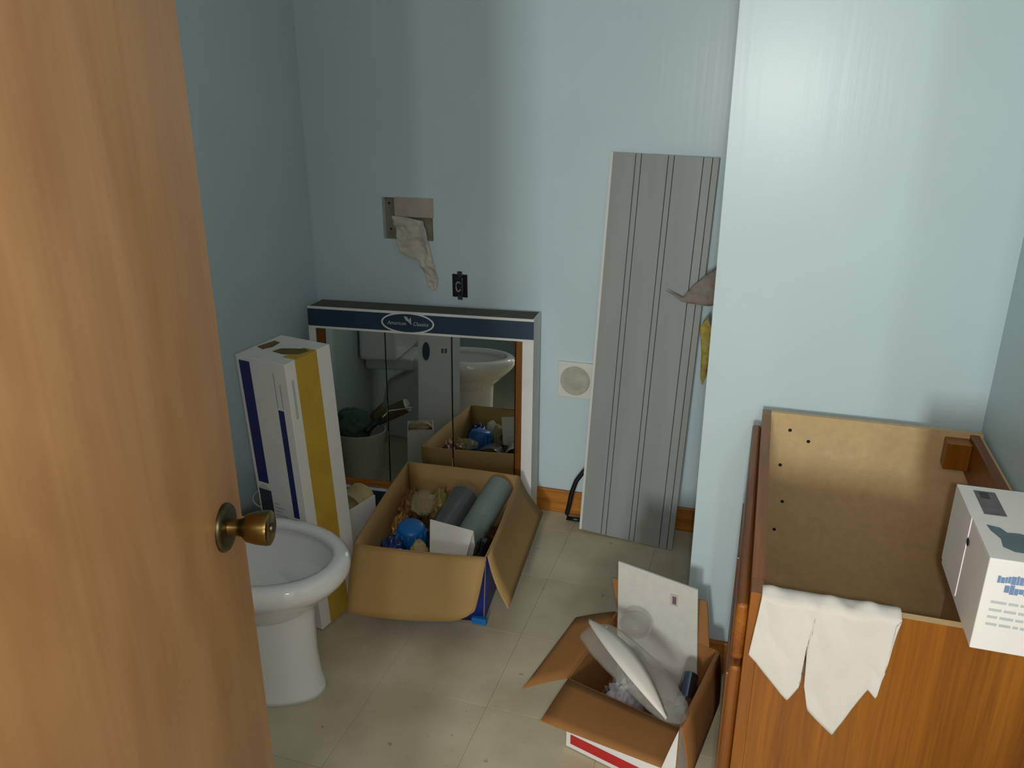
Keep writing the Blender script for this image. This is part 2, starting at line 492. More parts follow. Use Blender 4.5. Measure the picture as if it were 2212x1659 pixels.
# wall with the doorway, camera stands in it
bm = bmesh.new()
bm_box(bm, (-1.9, 0.0, 0), (JL, .12, ZC)); bm_box(bm, (JR, 0.0, 0), (1.7, .12, ZC)); bm_box(bm, (JL, 0.0, DH), (JR, .12, ZC))
struct(from_bm('wall_near', bm, PAINT), 'wall holding the doorway', 'wall')
struct(box('trim_1', (JL, -.01, 0), (JL + .018, .12, DH), JAMB), 'door jamb on the hinge side', 'trim')
struct(box('trim_2', (JR - .018, -.01, 0), (JR, .13, DH), JAMB), 'door jamb on the latch side', 'trim')
struct(box('trim_3', (JL + .018, -.01, DH - .018), (JR - .018, .13, DH), JAMB), 'door head lining', 'trim')

# room behind the camera, lit by its windows and added fill lights
OPEN = [(-0.18, 0.04, 1.29, 1.75), (0.275, 0.345, 1.29, 1.75), (0.44, 1.64, 0.30, 2.20)]  # the last, wide opening is added for the fill light
bm = bmesh.new()
xc = -1.9
for x0, x1, z0, z1 in OPEN:
    bm_box(bm, (xc, -2.7, 0), (x0, -2.6, ZC))
    bm_box(bm, (x0, -2.7, 0), (x1, -2.6, z0)); bm_box(bm, (x0, -2.7, z1), (x1, -2.6, ZC))
    xc = x1
bm_box(bm, (xc, -2.7, 0), (1.7, -2.6, ZC))
struct(from_bm('wall_hall_far', bm, HALL), 'wall with the windows in the outer room', 'wall')
struct(box('wall_hall_left', (-2.0, -2.7, 0), (-1.9, 0.0, ZC), HALL), 'left wall of the outer room', 'wall')
struct(box('wall_hall_right', (1.7, -2.7, 0), (1.8, 0.0, ZC), HALL), 'right wall of the outer room', 'wall')
for k, (x0, x1, z0, z1) in enumerate(OPEN):
    bm = bmesh.new()
    for lo, hi in (((x0 - .03, -2.6, z0 - .03), (x0, -2.585, z1 + .03)), ((x1, -2.6, z0 - .03), (x1 + .03, -2.585, z1 + .03)),
                   ((x0, -2.6, z1), (x1, -2.585, z1 + .03)), ((x0, -2.6, z0 - .03), (x1, -2.585, z0))):
        bm_box(bm, lo, hi)
    struct(from_bm('window_%d' % (k + 1), bm, WHITEPL), ('narrow tall window of the outer room', 'slit window of the outer room', 'wide opening added around the fill light of the outer room')[k], 'window')

# oak baseboards
def baseboard(name, lo, hi, m, label):
    struct(box(name, lo, hi, m, bevel=.003), label, 'baseboard')
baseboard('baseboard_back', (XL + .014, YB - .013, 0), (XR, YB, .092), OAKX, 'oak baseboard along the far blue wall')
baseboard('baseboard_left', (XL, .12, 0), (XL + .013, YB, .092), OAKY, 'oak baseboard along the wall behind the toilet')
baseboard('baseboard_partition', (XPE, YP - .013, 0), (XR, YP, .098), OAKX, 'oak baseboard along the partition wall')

# ------------------------------------------------------------------ door
door = empty('door_1', (-.46, .12, 0), (0, 0, math.radians(106)), local=True)
struct(door, 'flush birch veneer door standing open with a brass knob', 'door')
DW = 0.762
box('door_slab', (0, 0, .012), (DW, .035, 2.03), BIRCH, door, bevel=.0015, seg=1)
KZ, KX = 0.947, DW - 0.064
ros = lathe('rosette', [(0, .033), (.003, .033), (.006, .031), (.0075, .026), (.0078, .015)], (KX, 0, KZ), (0, -1, 0), BRASSD, door)
ros['label'] = 'round darkened brass rosette'
kn = lathe('door_knob', [(.0078, .0125), (.018, .0115), (.024, .0125), (.032, .0195), (.045, .0225), (.058, .0238), (.062, .0232), (.0635, .020), (.0635, .0)], (KX, 0, KZ), (0, -1, 0), BRASS, door)
kn['label'] = 'antique brass knob'
lathe('lock_button', [(.0635, .007), (.066, .0065), (.066, 0)], (KX, 0, KZ), (0, -1, 0), BRASSD, kn, seg=20)
box('latch_plate', (DW - .0002, .006, KZ - .028), (DW + .0012, .029, KZ + .028), BRASSD, door)
for hz in (.22, 1.02, 1.82):
    lathe('hinge', [(0, .006), (.09, .006)], (-.006, -.003, hz), (0, 0, 1), BRASSD, door, seg=14)

# ------------------------------------------------------------------ toilet
TC = Vector((-1.20, 1.50, 0))
toilet = empty('toilet', TC)
tag(toilet, 'white ceramic toilet without a seat, half hidden behind the open door', 'toilet')
def oval(cx, af, ar, hw, z, n=64, e=2.0):
    r = []
    for k in range(n):
        a = 2 * math.pi * k / n
        c, s = math.cos(a), math.sin(a)
        x = cx + (af if c > 0 else ar) * math.copysign(abs(c) ** (2 / e), c)
        y = hw * math.copysign(abs(s) ** (2 / (e if c > 0 else e * 1.15)), s)
        r.append(TC + Vector((x, y, z)))
    return r
sec = [(-.06, .268, .30, .116, 0.0), (-.06, .264, .30, .113, .012), (-.06, .255, .30, .108, .05), (-.06, .250, .29, .106, .12), (-.055, .246, .28, .108, .20),
       (-.05, .243, .275, .111, .240), (-.045, .238, .27, .116, .262), (-.02, .230, .265, .128, .282), (.01, .225, .262, .142, .300), (.035, .222, .262, .156, .318), (.050, .225, .264, .167, .335),
       (.056, .231, .266, .175, .350), (.058, .235, .268, .1785, .362), (.059, .235, .27, .179, .375), (.058, .233, .27, .177, .388), (.056, .226, .262, .171, .3965), (.055, .216, .25, .161, .400),
       (.052, .208, .236, .151, .400), (.050, .202, .228, .145, .397), (.050, .199, .224, .142, .390), (.050, .199, .224, .142, .379), (.050, .206, .230, .149, .374),
       (.048, .203, .227, .147, .355), (.045, .190, .215, .136, .30), (.03, .140, .17, .098, .24), (.01, .085, .11, .062, .205), (.0, .04, .05, .035, .20)]
rings = [oval(cx, af, ar, hw, z, e=2.05) for cx, af, ar, hw, z in sec]
loft('bowl', rings, CERAMIC, toilet)
bm = bmesh.new()
bm_box(bm, TC + V((-.395, -.12, .335)), TC + V((-.16, .12, .398)), .012, 3)
from_bm('deck', bm, CERAMIC, toilet, smooth=False)
bm = bmesh.new(); bm_box(bm, TC + V((-.392, -.215, .399)), TC + V((-.215, .215, .70)), .02, 4)
from_bm('tank', bm, CERAMIC, toilet)
bm = bmesh.new(); bm_box(bm, TC + V((-.397, -.225, .70)), TC + V((-.205, .225, .735)), .012, 3)
from_bm('tank_lid', bm, CERAMIC, toilet)

# ------------------------------------------------------------------ vanity cabinet without a top
VC = (0.25, 1.47, 0)
van = empty('vanity_cabinet', VC)
tag(van, 'open topped oak vanity cabinet with bare particle board inside', 'cabinet')
YN, YF, ZT, XF, XBK = 1.090, 1.860, 0.790, 0.050, 0.492
def two_face_box(name, lo, hi, m_out, m_in, face_axis, out_sign, parent, m_edge):
    o = box(name, lo, hi, [m_out, m_in, m_edge], parent)
    for p in o.data.polygons:
        c = p.normal[face_axis] * out_sign
        p.material_index = 0 if c > .5 else (1 if c < -.5 else 2)
    return o
two_face_box('side_panel', (XF, YN, 0), (XBK, YN + .014, ZT), OAK, PART, 1, -1, van, PART)
far = two_face_box('side_panel', (XF, YF - .014, 0), (XBK, YF, ZT), OAK, PART, 1, 1, van, PART)
box('back_panel', (XBK - .008, YN + .014, .10), (XBK, YF - .014, ZT - .008), PART, van)
box('back_rail', (XBK - .026, YN + .014, ZT - .09), (XBK - .008, YF - .014, ZT - .003), OAKY, van)
box('bottom_panel', (XF, YN + .014, .10), (XBK - .008, YF - .014, .115), PART, van)
box('toe_kick', (XF + .06, YN + .014, .0), (XF + .075, YF - .014, .10), OAKY, van)
box('corner_block', (XBK - .075, YF - .052, ZT - .075), (XBK - .026, YF - .0142, ZT - .012), OAK, van, bevel=.002)
# face frame
for y0 in (YN, YF - .04):
    box('stile', (XF - .019, y0, .08), (XF, y0 + .04, ZT), OAK, van, bevel=.001, seg=1)
box('rail', (XF - .019, YN + .04, ZT - .04), (XF, YF - .04, ZT), OAKY, van)
box('rail', (XF - .019, YN + .04, .60), (XF, YF - .04, .645), OAKY, van)
box('rail', (XF - .019, YN + .04, .08), (XF, YF - .04, .125), OAKY, van)
df = box('drawer_front', (XF - .038, YN + .016, .652), (XF - .0192, YF - .016, .756), OAKY, van, bevel=.006, seg=3)
for y0, y1 in ((YN + .016, (YN + YF) / 2 - .002), ((YN + YF) / 2 + .002, YF - .016)):
    d_ = box('cabinet_door', (XF - .038, y0, .105), (XF - .0192, y1, .638), OAK, van, bevel=.006, seg=3)
    box('raised_panel', (XF - .041, y0 + .06, .165), (XF - .0375, y1 - .06, .578), OAK, d_, bevel=.003)
for hx, hz in ((.096, .750), (.139, .727), (.084, .659), (.099, .564), (.089, .486)):
    lathe('screw_hole', [(0, .0042), (.0006, .0042)], (hx, YF - .0138, hz), (0, -1, 0), DARKHOLE, far, seg=12)

# white rag draped over the near side panel
def rag_bottom(s):
    pts = [(0, .688), (.325, .622), (.405, .650), (.414, .722), (.422, .724), (.432, .655), (.485, .608), (.69, .576), (.87, .663), (.885, .668), (.955, .654), (.970, .690), (.985, .700), (1.0, .785)]
    for (a, za), (b, zb) in zip(pts, pts[1:]):
        if s <= b: return za + (zb - za) * (s - a) / (b - a)
    return pts[-1][1]
def rag(name, parent=None, org=None):
    nx, ny = 96, 44
    vs_, fs = [], []
    for i in range(nx + 1):
        s = i / nx
        xt = .047 + s * .190
        zb = rag_bottom(s)
        xb = .038 + s * .193
        fold = abs(((s * 2.4 + .35) % 1.0) * 2 - 1)
        for j in range(ny + 1):
            t = j / ny
            if t < .2:                       # inside the cabinet, climbing
                q = t / .2
                p = Vector((xt, 1.110 + .004 * fold, .745 + q * .048))
            elif t < .32:                    # over the panel's top edge
                q = (t - .2) / .12
                p = Vector((xt, 1.110 - q * .026, .793 + .0045 * math.sin(q * math.pi) + .010 * noise.noise(Vector((s * 7, 0, 3))) * math.sin(q * math.pi)))
                p.z = max(p.z, .7925)
            else:
                q = (t - .32) / .68
                x = xt + (xb - xt) * q
                z = .793 + (zb - .793) * q
                y = 1.083 - (.003 + .008 * fold * q ** .8) - .006 * abs(noise.noise(Vector((x * 26 + z * 9, z * 12, 1.3))))
                p = Vector((x, y, z))
            vs_.append(p)
    W = ny + 1
    for i in range(nx):
        for j in range(ny):
            k = i * W + j
            fs.append((k, k + 1, k + 1 + W, k + W))
    o = mesh_obj(name, vs_, fs, CLOTH, parent, org, smooth=True)
    sm = o.modifiers.new('thickness', 'SOLIDIFY'); sm.thickness = .0016; sm.offset = 0
    return o
tag(rag('cleaning_rag', None, (.14, 1.085, .79)), 'white cotton rag draped over the side of the oak cabinet', 'rag')

# white carton resting on the cabinet's edge
BX0, BX1, BY0, BY1, BZ0, BZ1 = .316, .488, 1.046, 1.262, ZT + .0005, .930
wc = empty('white_carton', ((BX0 + BX1) / 2, (BY0 + BY1) / 2, BZ0))
tag(wc, 'small white printed carton resting on the corner of the oak cabinet', 'box')
box('carton_body', (BX0, BY0, BZ0), (BX1, BY1, BZ1 - .0012), WHITECARD, wc, bevel=.0015)
ymid = BY0 + .108
box('top_flap', (BX0, BY0, BZ1 - .0012), (BX1, ymid - .0008, BZ1 + .0006), WHITECARD, wc)
box('top_flap', (BX0, ymid + .0008, BZ1 - .0012), (BX1, BY1, BZ1 + .0002), WHITECARD, wc)
box('side_flap', (BX0 - .0012, ymid, BZ0 + .01), (BX0, BY1, BZ1), WHITECARD, wc)
def marks(name, rects, place, m, parent, th=.0004):
    """flat printed marks: rects in (u0,v0,u1,v1), place(u,v,h)->world"""
    vs_, fs = [], []
    for u0, v0, u1, v1 in rects:
        k = len(vs_)
        for h in (0, th):
            for u, v in ((u0, v0), (u1, v0), (u1, v1), (u0, v1)): vs_.append(place(u, v, h))
        fs += [(k, k + 3, k + 2, k + 1), (k + 4, k + 5, k + 6, k + 7)] + [(k + i, k + (i + 1) % 4, k + 4 + (i + 1) % 4, k + 4 + i) for i in range(4)]
    return mesh_obj(name, vs_, fs, m, parent)
def word_rects(x, z, h, widths, gap):
    r = []
    for w in widths:
        r.append((x, z, x + w, z + h)); x += w + gap
    return r
rnd = random.Random(3)
fp = lambda u, v, h: Vector((BX0 + u, BY0 - h, BZ0 + v))
logo = []
for row, (x0, x1, z) in enumerate(((.014, .100, .106), (.024, .088, .092))):
    x = x0
    while x < x1:
        w = rnd.uniform(.0025, .006); logo.append((x, z + rnd.uniform(-.002, .001), x + w, z + rnd.uniform(.008, .0135))); x += w + .0005
marks('printed_logo', logo, fp, BLUEINK, wc)
lines = []
for z, x1 in ((.074, .075), (.062, .110), (.051, .073), (.040, .076)):
    x = .012
    while x < x1:
        w = rnd.uniform(.006, .020); lines.append((x, z, min(x + w, x1), z + .004)); x += w + .0025
marks('printed_lines', lines, fp, PALEINK, wc)
tp = lambda u, v, h: Vector((BX0 + u, BY0 + v, BZ1 + .0006 + h))
marks('printed_label', [(.018, .125, .047, .200)], tp, PURPLEINK, wc)
marks('printed_label', [(.024, .175, .036, .195)], lambda u, v, h: tp(u, v, h + .0005), mat('black_ink', (62, 60, 64), .6), wc)
em = [(.014, .092), (.030, .088), (.036, .076), (.052, .078), (.066, .070), (.080, .050), (.094, .038), (.086, .030), (.066, .032), (.052, .024), (.034, .024), (.022, .034), (.024, .056), (.016, .076)]
ne = len(em)
mesh_obj('printed_emblem', [tp(u, v, 0) for u, v in em] + [tp(u, v, .0004) for u, v in em], [tuple(range(ne)), tuple(range(2 * ne - 1, ne - 1, -1))] + [(k, ne + k, ne + (k + 1) % ne, (k + 1) % ne) for k in range(ne)], SLATEINK, wc)
marks('printed_label', [(.085, .130, .150, .195)], tp, PALEINK, wc)
lathe('punched_hole', [(0, .006), (.0006, .006)], (BX0 - .0013, BY0 + .100, BZ0 + .105), (-1, 0, 0), DARKHOLE, wc, seg=14)

# ------------------------------------------------------------------ mirrored cabinet in its carton, leaning on the far wall
mc = empty('mirror_cabinet', (-1.52, 2.397, .006), (-.043, 0, .082), local=True)
tag(mc, 'three door mirrored oak wall cabinet in a white and navy display carton', 'mirror cabinet')
MW, MD, MH = .815, .118, .770
box('carton_back', (0, MD - .004, 0), (MW, MD, MH), GREYCARD, mc)
box('carton_side', (0, .002, 0), (.004, MD - .004, MH), WHITECARD, mc)
box('carton_side', (MW - .004, .002, 0), (MW, MD - .004, MH), WHITECARD, mc)
box('carton_top', (.004, .002, MH - .004), (MW - .004, MD - .004, MH), mat('shaded_carton_top', (88, 86, 74), .8, .12, 20), mc)  # shadow lying on the carton top is put into its colour
box('carton_bottom', (.004, .002, 0), (MW - .004, MD - .004, .004), GREYCARD, mc)
tb = box('front_band', (0, -.001, MH - .078), (MW, .002, MH), WHITECARD, mc)
box('navy_stripe', (0, -.0016, MH - .070), (MW, -.0009, MH - .0085), NAVY, tb)
bb = box('front_band', (0, -.001, 0), (MW, .002, .092), WHITECARD, mc)
box('navy_stripe', (0, -.0016, .006), (MW, -.0009, .082), NAVY, bb)
box('front_border', (0, -.001, .092), (.026, .002, MH - .078), WHITECARD, mc)
box('front_border', (MW - .038, -.001, .092), (MW, .002, MH - .078), WHITECARD, mc)
# the cabinet itself
box('cabinet_side', (.026, .010, .094), (.056, MD - .006, MH - .02), OAK, mc)
box('cabinet_side', (MW - .062, .010, .094), (MW - .028, MD - .006, MH - .02), OAK, mc)
box('cabinet_rail', (.056, .010, .094), (MW - .062, .03, .118), OAKX, mc)
d0, d1 = .057, MW - .063
cuts = [d0, d0 + (d1 - d0) * .325, d0 + (d1 - d0) * .675, d1]
for a, b in zip(cuts, cuts[1:]):
    box('mirror_door', (a + .0014, .008, .119), (b - .0014, .014, MH - .03), MIRROR, mc, bevel=.0012, seg=1)
box('cabinet_back', (.056, .03, .094), (MW - .062, .036, MH - .02), BLACKPL, mc)
# oval emblem
def disc(name, cx, cz, a, b, y, m, parent, th=.0005, n=48, rin=None):
    vs_, fs = [], []
    ring = lambda A, B, yy: [Vector((cx + A * math.cos(2 * math.pi * k / n), yy, cz + B * math.sin(2 * math.pi * k / n))) for k in range(n)]
    if rin is None:
        vs_ = ring(a, b, y) + ring(a, b, y - th)
        fs = [tuple(range(n)), tuple(range(2 * n - 1, n - 1, -1))] + [(k, n + k, n + (k + 1) % n, (k + 1) % n) for k in range(n)]
    else:
        vs_ = ring(a, b, y - th) + ring(a - rin, b - rin, y - th) + ring(a, b, y) + ring(a - rin, b - rin, y)
        for k in range(n):
            k2 = (k + 1) % n
            fs += [(k, k2, n + k2, n + k), (k, 2 * n + k, 2 * n + k2, k2), (n + k, n + k2, 3 * n + k2, 3 * n + k)]
    return mesh_obj(name, vs_, fs, m, parent)
ECX, ECZ = .372, MH - .0395
disc('emblem_field', ECX, ECZ, .096, .0375, -.0016, NAVY, tb)
disc('emblem_ring', ECX, ECZ, .096, .0375, -.0020, WHITECARD, tb, rin=.0055)
lettering('lettering', 'American', .0185, PALEINK, tb, (ECX - .040, -.0026, ECZ - .002), (math.radians(90), 0, 0), squash=.95, shear=.25)
lettering('lettering', 'Classics', .0185, PALEINK, tb, (ECX + .047, -.0026, ECZ - .002), (math.radians(90), 0, 0), squash=.95, shear=.25)
def flat_shape(name, pts, y, th, m, parent):
    n = len(pts)
    vs_ = [Vector((x, y, z)) for x, z in pts] + [Vector((x, y - th, z)) for x, z in pts]
    return mesh_obj(name, vs_, [tuple(range(n)), tuple(range(2 * n - 1, n - 1, -1))] + [(k, n + k, n + (k + 1) % n, (k + 1) % n) for k in range(n)], m, parent)
flat_shape('eagle_mark', [(ECX - .012, ECZ + .024), (ECX - .002, ECZ + .022), (ECX + .006, ECZ + .012), (ECX + .012, ECZ + .022), (ECX + .013, ECZ + .008), (ECX + .014, ECZ - .006), (ECX + .004, ECZ + .004), (ECX - .008, ECZ + .012)], -.0022, .0004, PALEINK, tb)

# ------------------------------------------------------------------ tall carton beside the toilet
tcx = (-1.303, 1.740, 0.0)
tall = empty('tall_carton', (-1.298, 1.760, 0.001), (0.055, 0.002, -.205), local=True)
tag(tall, 'tall narrow white carton with blue and yellow stripes standing behind the toilet', 'box')
TW, TD, TH = .176, .171, .839
box('carton_body', (0, 0, 0.003), (TW, TD, TH), WHITECARD, tall, bevel=.002)
E2 = .0006
box('blue_stripe', (.012, -E2, .462), (.050, .0005, TH - .012), BLUESTRIPE, tall)
box('blue_stripe', (.130, -E2, .375), (.150, .0005, TH - .135), BLUESTRIPE, tall)
pb = box('picture_block', (.008, -E2, .18), (.054, .0005, .440), mat('picture_print', (50, 62, 74), .55, .35, 60), tall)
flat_shape('picture_arch', [(.008 + .046 * k / 10, .440 + .016 * math.sin(math.pi * k / 10)) for k in range(11)], -E2, .0003, GREYCARD, pb)
marks('printed_lines', [(.060, .34 + .012 * k, .060 + .02 + .03 * ((k * 7) % 5) / 5, .345 + .012 * k) for k in range(0, 6)], lambda u, v, h: Vector((u, -h, v)), PALEINK, tall)
marks('printed_lines', [(.130, TH - .13, .1315, TH - .03), (.1485, TH - .13, .150, TH - .06)], lambda u, v, h: Vector((u, -h, v)), SLATEINK, tall)
ys_ = box('yellow_stripe', (TW - .0005, .036, .003), (TW + E2, .118, TH - .001), YELLOW, tall)
box('yellow_stripe', (TW - .045, .040, TH - .0005), (TW + .0004, .118, TH + E2), YELLOW, tall)
flat = [(TW - .100, .060), (TW - .060, .055), (TW - .018, .075), (TW - .012, .104), (TW - .030, .112), (TW - .070, .098), (TW - .095, .085)]
mesh_obj('brown_print', [Vector((x, y, TH + .0004)) for x, y in flat] + [Vector((x, y, TH + .0011)) for x, y in flat], [tuple(range(6, -1, -1)), tuple(range(7, 14))] + [(k, (k + 1) % 7, 7 + (k + 1) % 7, 7 + k) for k in range(7)], BROWNSTAIN, tall)
flat = [(.010, .070), (.040, .060), (.052, .085), (.045, .120), (.020, .125)]
mesh_obj('brown_print', [Vector((x, y, TH + .0002)) for x, y in flat] + [Vector((x, y, TH + .0008)) for x, y in flat], [tuple(range(4, -1, -1)), tuple(range(5, 10))] + [(k, (k + 1) % 5, 5 + (k + 1) % 5, 5 + k) for k in range(5)], BROWNSTAIN, tall)
marks('printed_lines', [(.016, TH - .16, .024, TH - .05)], lambda u, v, h: Vector((TW + h, u, v)), PALEINK, tall)
# back of the carton, seen in the mirror: oval emblem and small print
def back_disc():
    n = 40
    pts = [(.034 + .016 * math.cos(2 * math.pi * k / n), .490 + .040 * math.sin(2 * math.pi * k / n)) for k in range(n)]
    vs_ = [Vector((x, TD, z)) for x, z in pts] + [Vector((x, TD + .0006, z)) for x, z in pts]
    mesh_obj('back_emblem', vs_, [tuple(range(n)), tuple(range(2 * n - 1, n - 1, -1))] + [(k, n + k, n + (k + 1) % n, (k + 1) % n) for k in range(n)], NAVY, tall)
back_disc()
marks('back_print', [(.098, .482, .108, .502), (.112, .482, .122, .502)], lambda u, v, h: Vector((u, TD + h, v)), SLATEINK, tall)

# small white carton wedged behind it
sc = empty('small_carton', (-1.212, 2.09, 0), (0, 0, -.25), local=True)
tag(sc, 'small white carton with an open tan top between the tall carton and the cardboard box', 'box')
bm = bmesh.new()
for lo, hi in (((-.052, -.060, 0), (.052, .060, .003)), ((-.052, -.060, .003), (-.049, .060, .236)), ((.049, -.060, .003), (.052, .060, .236)), ((-.049, -.060, .003), (.049, -.057, .236)), ((-.049, .057, .003), (.049, .060, .236))):
    bm_box(bm, lo, hi)
from_bm('carton_body', bm, WHITECARD, sc)
n = 14
pts = [(.049 * math.cos(math.pi * k / n), .236 + .030 * math.sin(math.pi * k / n)) for k in range(n + 1)]
mesh_obj('curled_flap', [Vector((x, .057, z)) for x, z in pts] + [Vector((x, -.012, z - .012)) for x, z in pts], [(k, k + 1, n + 2 + k, n + 1 + k) for k in range(n)], TANPAPER, sc, smooth=True)
box('inner_tray', (-.049, -.057, .19), (.049, .057, .222), TANPAPER, sc)
box('red_mark', (.020, -.045, .222), (.034, -.036, .2232), REDP, sc)

# ------------------------------------------------------------------ grey grooved panel leaning in the alcove
gp = empty('grooved_panel', (-.530, 2.507, .009), (-.075, .024, -.106), local=True)
tag(gp, 'tall grey grooved wainscot panel leaning against the far wall in the alcove', 'panel')
PW, PT, PH = .329, .011, 1.303
gx = [.074, .092, .176, .194, .283, .310]
prof = [(0.0008, 0)]
for g in gx: prof += [(g - .0014, 0), (g, .0030), (g + .0014, 0)]
prof += [(PW, 0), (PW, PT), (0.0008, PT)]
n = len(prof)
vs_ = [Vector((x, y, 0)) for x, y in prof] + [Vector((x, y, PH)) for x, y in prof]
fs = [tuple(range(n - 1, -1, -1)), tuple(range(n, 2 * n))] + [(k, (k + 1) % n, n + (k + 1) % n, n + k) for k in range(n)]
o = mesh_obj('panel_board', vs_, fs, [GREYPANEL, GROOVE], gp)
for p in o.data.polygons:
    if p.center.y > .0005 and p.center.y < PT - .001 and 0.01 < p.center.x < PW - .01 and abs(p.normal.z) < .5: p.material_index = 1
box('white_edge', (-.0075, -.0006, 0), (.0008, PT, PH), WHITEPL, gp)

# grey tape and yellowed strip caught between the panel and the partition
tag(patch('tape_scrap', [(-.285, 2.500, .905), (-.232, 2.492, .886), (-.205, 2.485, .925), (-.165, 2.480, .965), (-.128, 2.478, .990), (-.110, 2.478, .960), (-.108, 2.478, .880), (-.150, 2.482, .868), (-.200, 2.486, .872), (-.235, 2.492, .876)],
          .010, 30, .002, GREYRAG, None, (-.18, 2.485, .87), cuts=3, axis=(0, -1, 0)), 'grey torn tape scrap stuck across the edge of the grooved panel', 'tape')
tag(patch('yellow_strip', [(-.172, 2.482, .800), (-.150, 2.480, .835), (-.135, 2.480, .800), (-.140, 2.480, .715), (-.140, 2.480, .640), (-.150, 2.480, .610), (-.158, 2.481, .640), (-.160, 2.481, .715)],
          .006, 40, .002, YELLOWRAG, None, (-.15, 2.48, .61), cuts=3, axis=(0, -1, 0)), 'yellowed torn strip hanging at the edge of the grooved panel', 'strip')

# ------------------------------------------------------------------ fittings on the far wall
tag(patch('stuffed_rag', [(-1.266, 2.622, 1.074), (-1.215, 2.614, 1.070), (-1.151, 2.614, 1.060), (-1.132, 2.610, 1.010), (-1.125, 2.610, .962), (-1.112, 2.612, .900), (-1.100, 2.614, .848), (-1.108, 2.614, .822), (-1.122, 2.614, .815), (-1.138, 2.614, .838), (-1.146, 2.614, .870), (-1.168, 2.612, .925), (-1.200, 2.608, .935), (-1.235, 2.608, .948), (-1.244, 2.610, .985), (-1.252, 2.612, 1.010), (-1.260, 2.614, 1.045)],
          .016, 26, .003, TISSUE, None, (-1.18, 2.612, .815), cuts=4, axis=(0, -1, 0), seed=2.0), 'crumpled off white rag hanging out of the square wall hole', 'rag')

ol = empty('electrical_outlet', (-1.022, YB, .838))
tag(ol, 'black electrical outlet without a cover plate in the far blue wall', 'outlet')
bm = bmesh.new(); bm_box(bm, (-1.050, YB - .003, .797), (-.994, YB + .03, .879)); from_bm('outlet_box', bm, BLACKPL, ol)
box('receptacle', (-1.038, YB - .016, .806), (-1.006, YB - .003, .870), mat('dark_bakelite', (34, 36, 42), .3, .2, 40), ol, bevel=.004)
box('mounting_strap', (-1.030, YB - .006, .788), (-1.012, YB - .003, .890), mat('dull_steel', (92, 94, 100), .45, .2, metal=1.0), ol, bevel=.001)
tube('wire_loop', [(-1.022 + .009 * math.cos(a), YB - .018, .838 + .017 * math.sin(a)) for a in [k * math.pi * 1.6 / 14 + .7 for k in range(15)]], .0022, mat('pale_wire', (170, 168, 168), .5), ol, seg=8)

vt = empty('vent_cover', (-.590, YB, .530))
tag(vt, 'square white wall plate with a round dusty grey cap beside the grooved panel', 'vent')
box('plate', (-.656, YB - .010, .463), (-.524, YB, .596), WHITEPL, vt, bevel=.003)
cp = lathe('round_cap', [(0, .053), (.004, .053), (.0055, .050), (.004, .046), (.008, .030), (.009, 0)], (-.593, YB - .010, .530), (0, -1, 0), OFFGREY, vt)
cp['label'] = 'round dusty grey cap'

cb = [(-.520, 2.585, .225), (-.545, 2.580, .200), (-.568, 2.572, .165), (-.582, 2.568, .120), (-.590, 2.566, .070), (-.598, 2.565, .030), (-.596, 2.568, .010), (-.570, 2.570, .009), (-.535, 2.572, .009)]
tag(tube('black_hose', cb, .0085, BLACKPL, None, (-.57, 2.57, 0)), 'black hose curling out at the foot of the grooved panel', 'hose')

# ------------------------------------------------------------------ big open cardboard box
b1 = empty('cardboard_box', (-.90, 2.10, 0))
tag(b1, 'open cardboard box full of plumbing odds and ends in front of the mirror', 'box')
Z1 = .250
R_ = dict(FL=V((-1.055, 1.822, Z1)), FR=V((-.668, 1.868, Z1)), BR=V((-.730, 2.385, Z1)), BL=V((-1.135, 2.372, Z1)))
B_ = dict(FL=V((-1.045, 1.852, .003)), FR=V((-.690, 1.905, .003)), BR=V((-.742, 2.372, .003)), BL=V((-1.120, 2.362, .003)))
TK = .004
mt = [KRAFT, BLUEPRINT, KRAFT]
quad_panel('box_side', B_['FR'], B_['FL'], R_['FL'], R_['FR'], TK, mt, b1, nx=8, ny=4, bend=lambda u, w: -.006 * math.sin(math.pi * u) * w)
quad_panel('box_side', B_['FL'], B_['BL'], R_['BL'], R_['FL'], TK, [KRAFT, KRAFT, KRAFT], b1, nx=8, ny=4, bend=lambda u, w: -.006 * math.sin(math.pi * u) * w)
quad_panel('box_side', B_['BL'], B_['BR'], R_['BR'], R_['BL'], TK, [KRAFT, KRAFT, KRAFT], b1, nx=8, ny=4, bend=lambda u, w: -.006 * math.sin(math.pi * u) * w)
quad_panel('box_side', B_['BR'], B_['FR'], R_['FR'], R_['BR'], TK, mt, b1, nx=8, ny=4, bend=lambda u, w: -.006 * math.sin(math.pi * u) * w)
quad_panel('box_bottom', B_['FL'], B_['FR'], B_['BR'], B_['BL'], TK, [KRAFT, KRAFT, KRAFT], b1)
ff = quad_panel('box_flap', V((-1.037, 1.714, .088)), V((-.674, 1.797, .084)), R_['FR'] + V((0.004, -.003, 0)), R_['FL'] + V((0, -.003, 0)), TK, [KRAFT, BLUEPRINT, KRAFT], b1, nx=16, ny=10,
           bend=lambda u, w: .008 * math.sin(math.pi * w) - .012 * max(0, u - .6) ** 2 * (1 - w) * 4,
           warp=lambda u, w: (-.004 * max(0, (u - .72) / .28) ** 2 * (1 - w) ** 2, 0, (-.012 * math.sin(math.pi * u) + .030 * max(0, (u - .80) / .20) ** 2) * (1 - w) ** 3))
quad_panel('box_flap', V((-.598, 1.862, .098)), V((-.652, 2.425, .098)), R_['BR'] + V((.003, 0, 0)), R_['FR'] + V((.004, 0.01, 0)), TK, [KRAFT, BLUEPRINT, KRAFT], b1, nx=10, ny=8,
           bend=lambda u, w: -.008 * math.sin(math.pi * w))
for o in b1.children:                          # make the inner, unprinted face look into the box or up
    pass
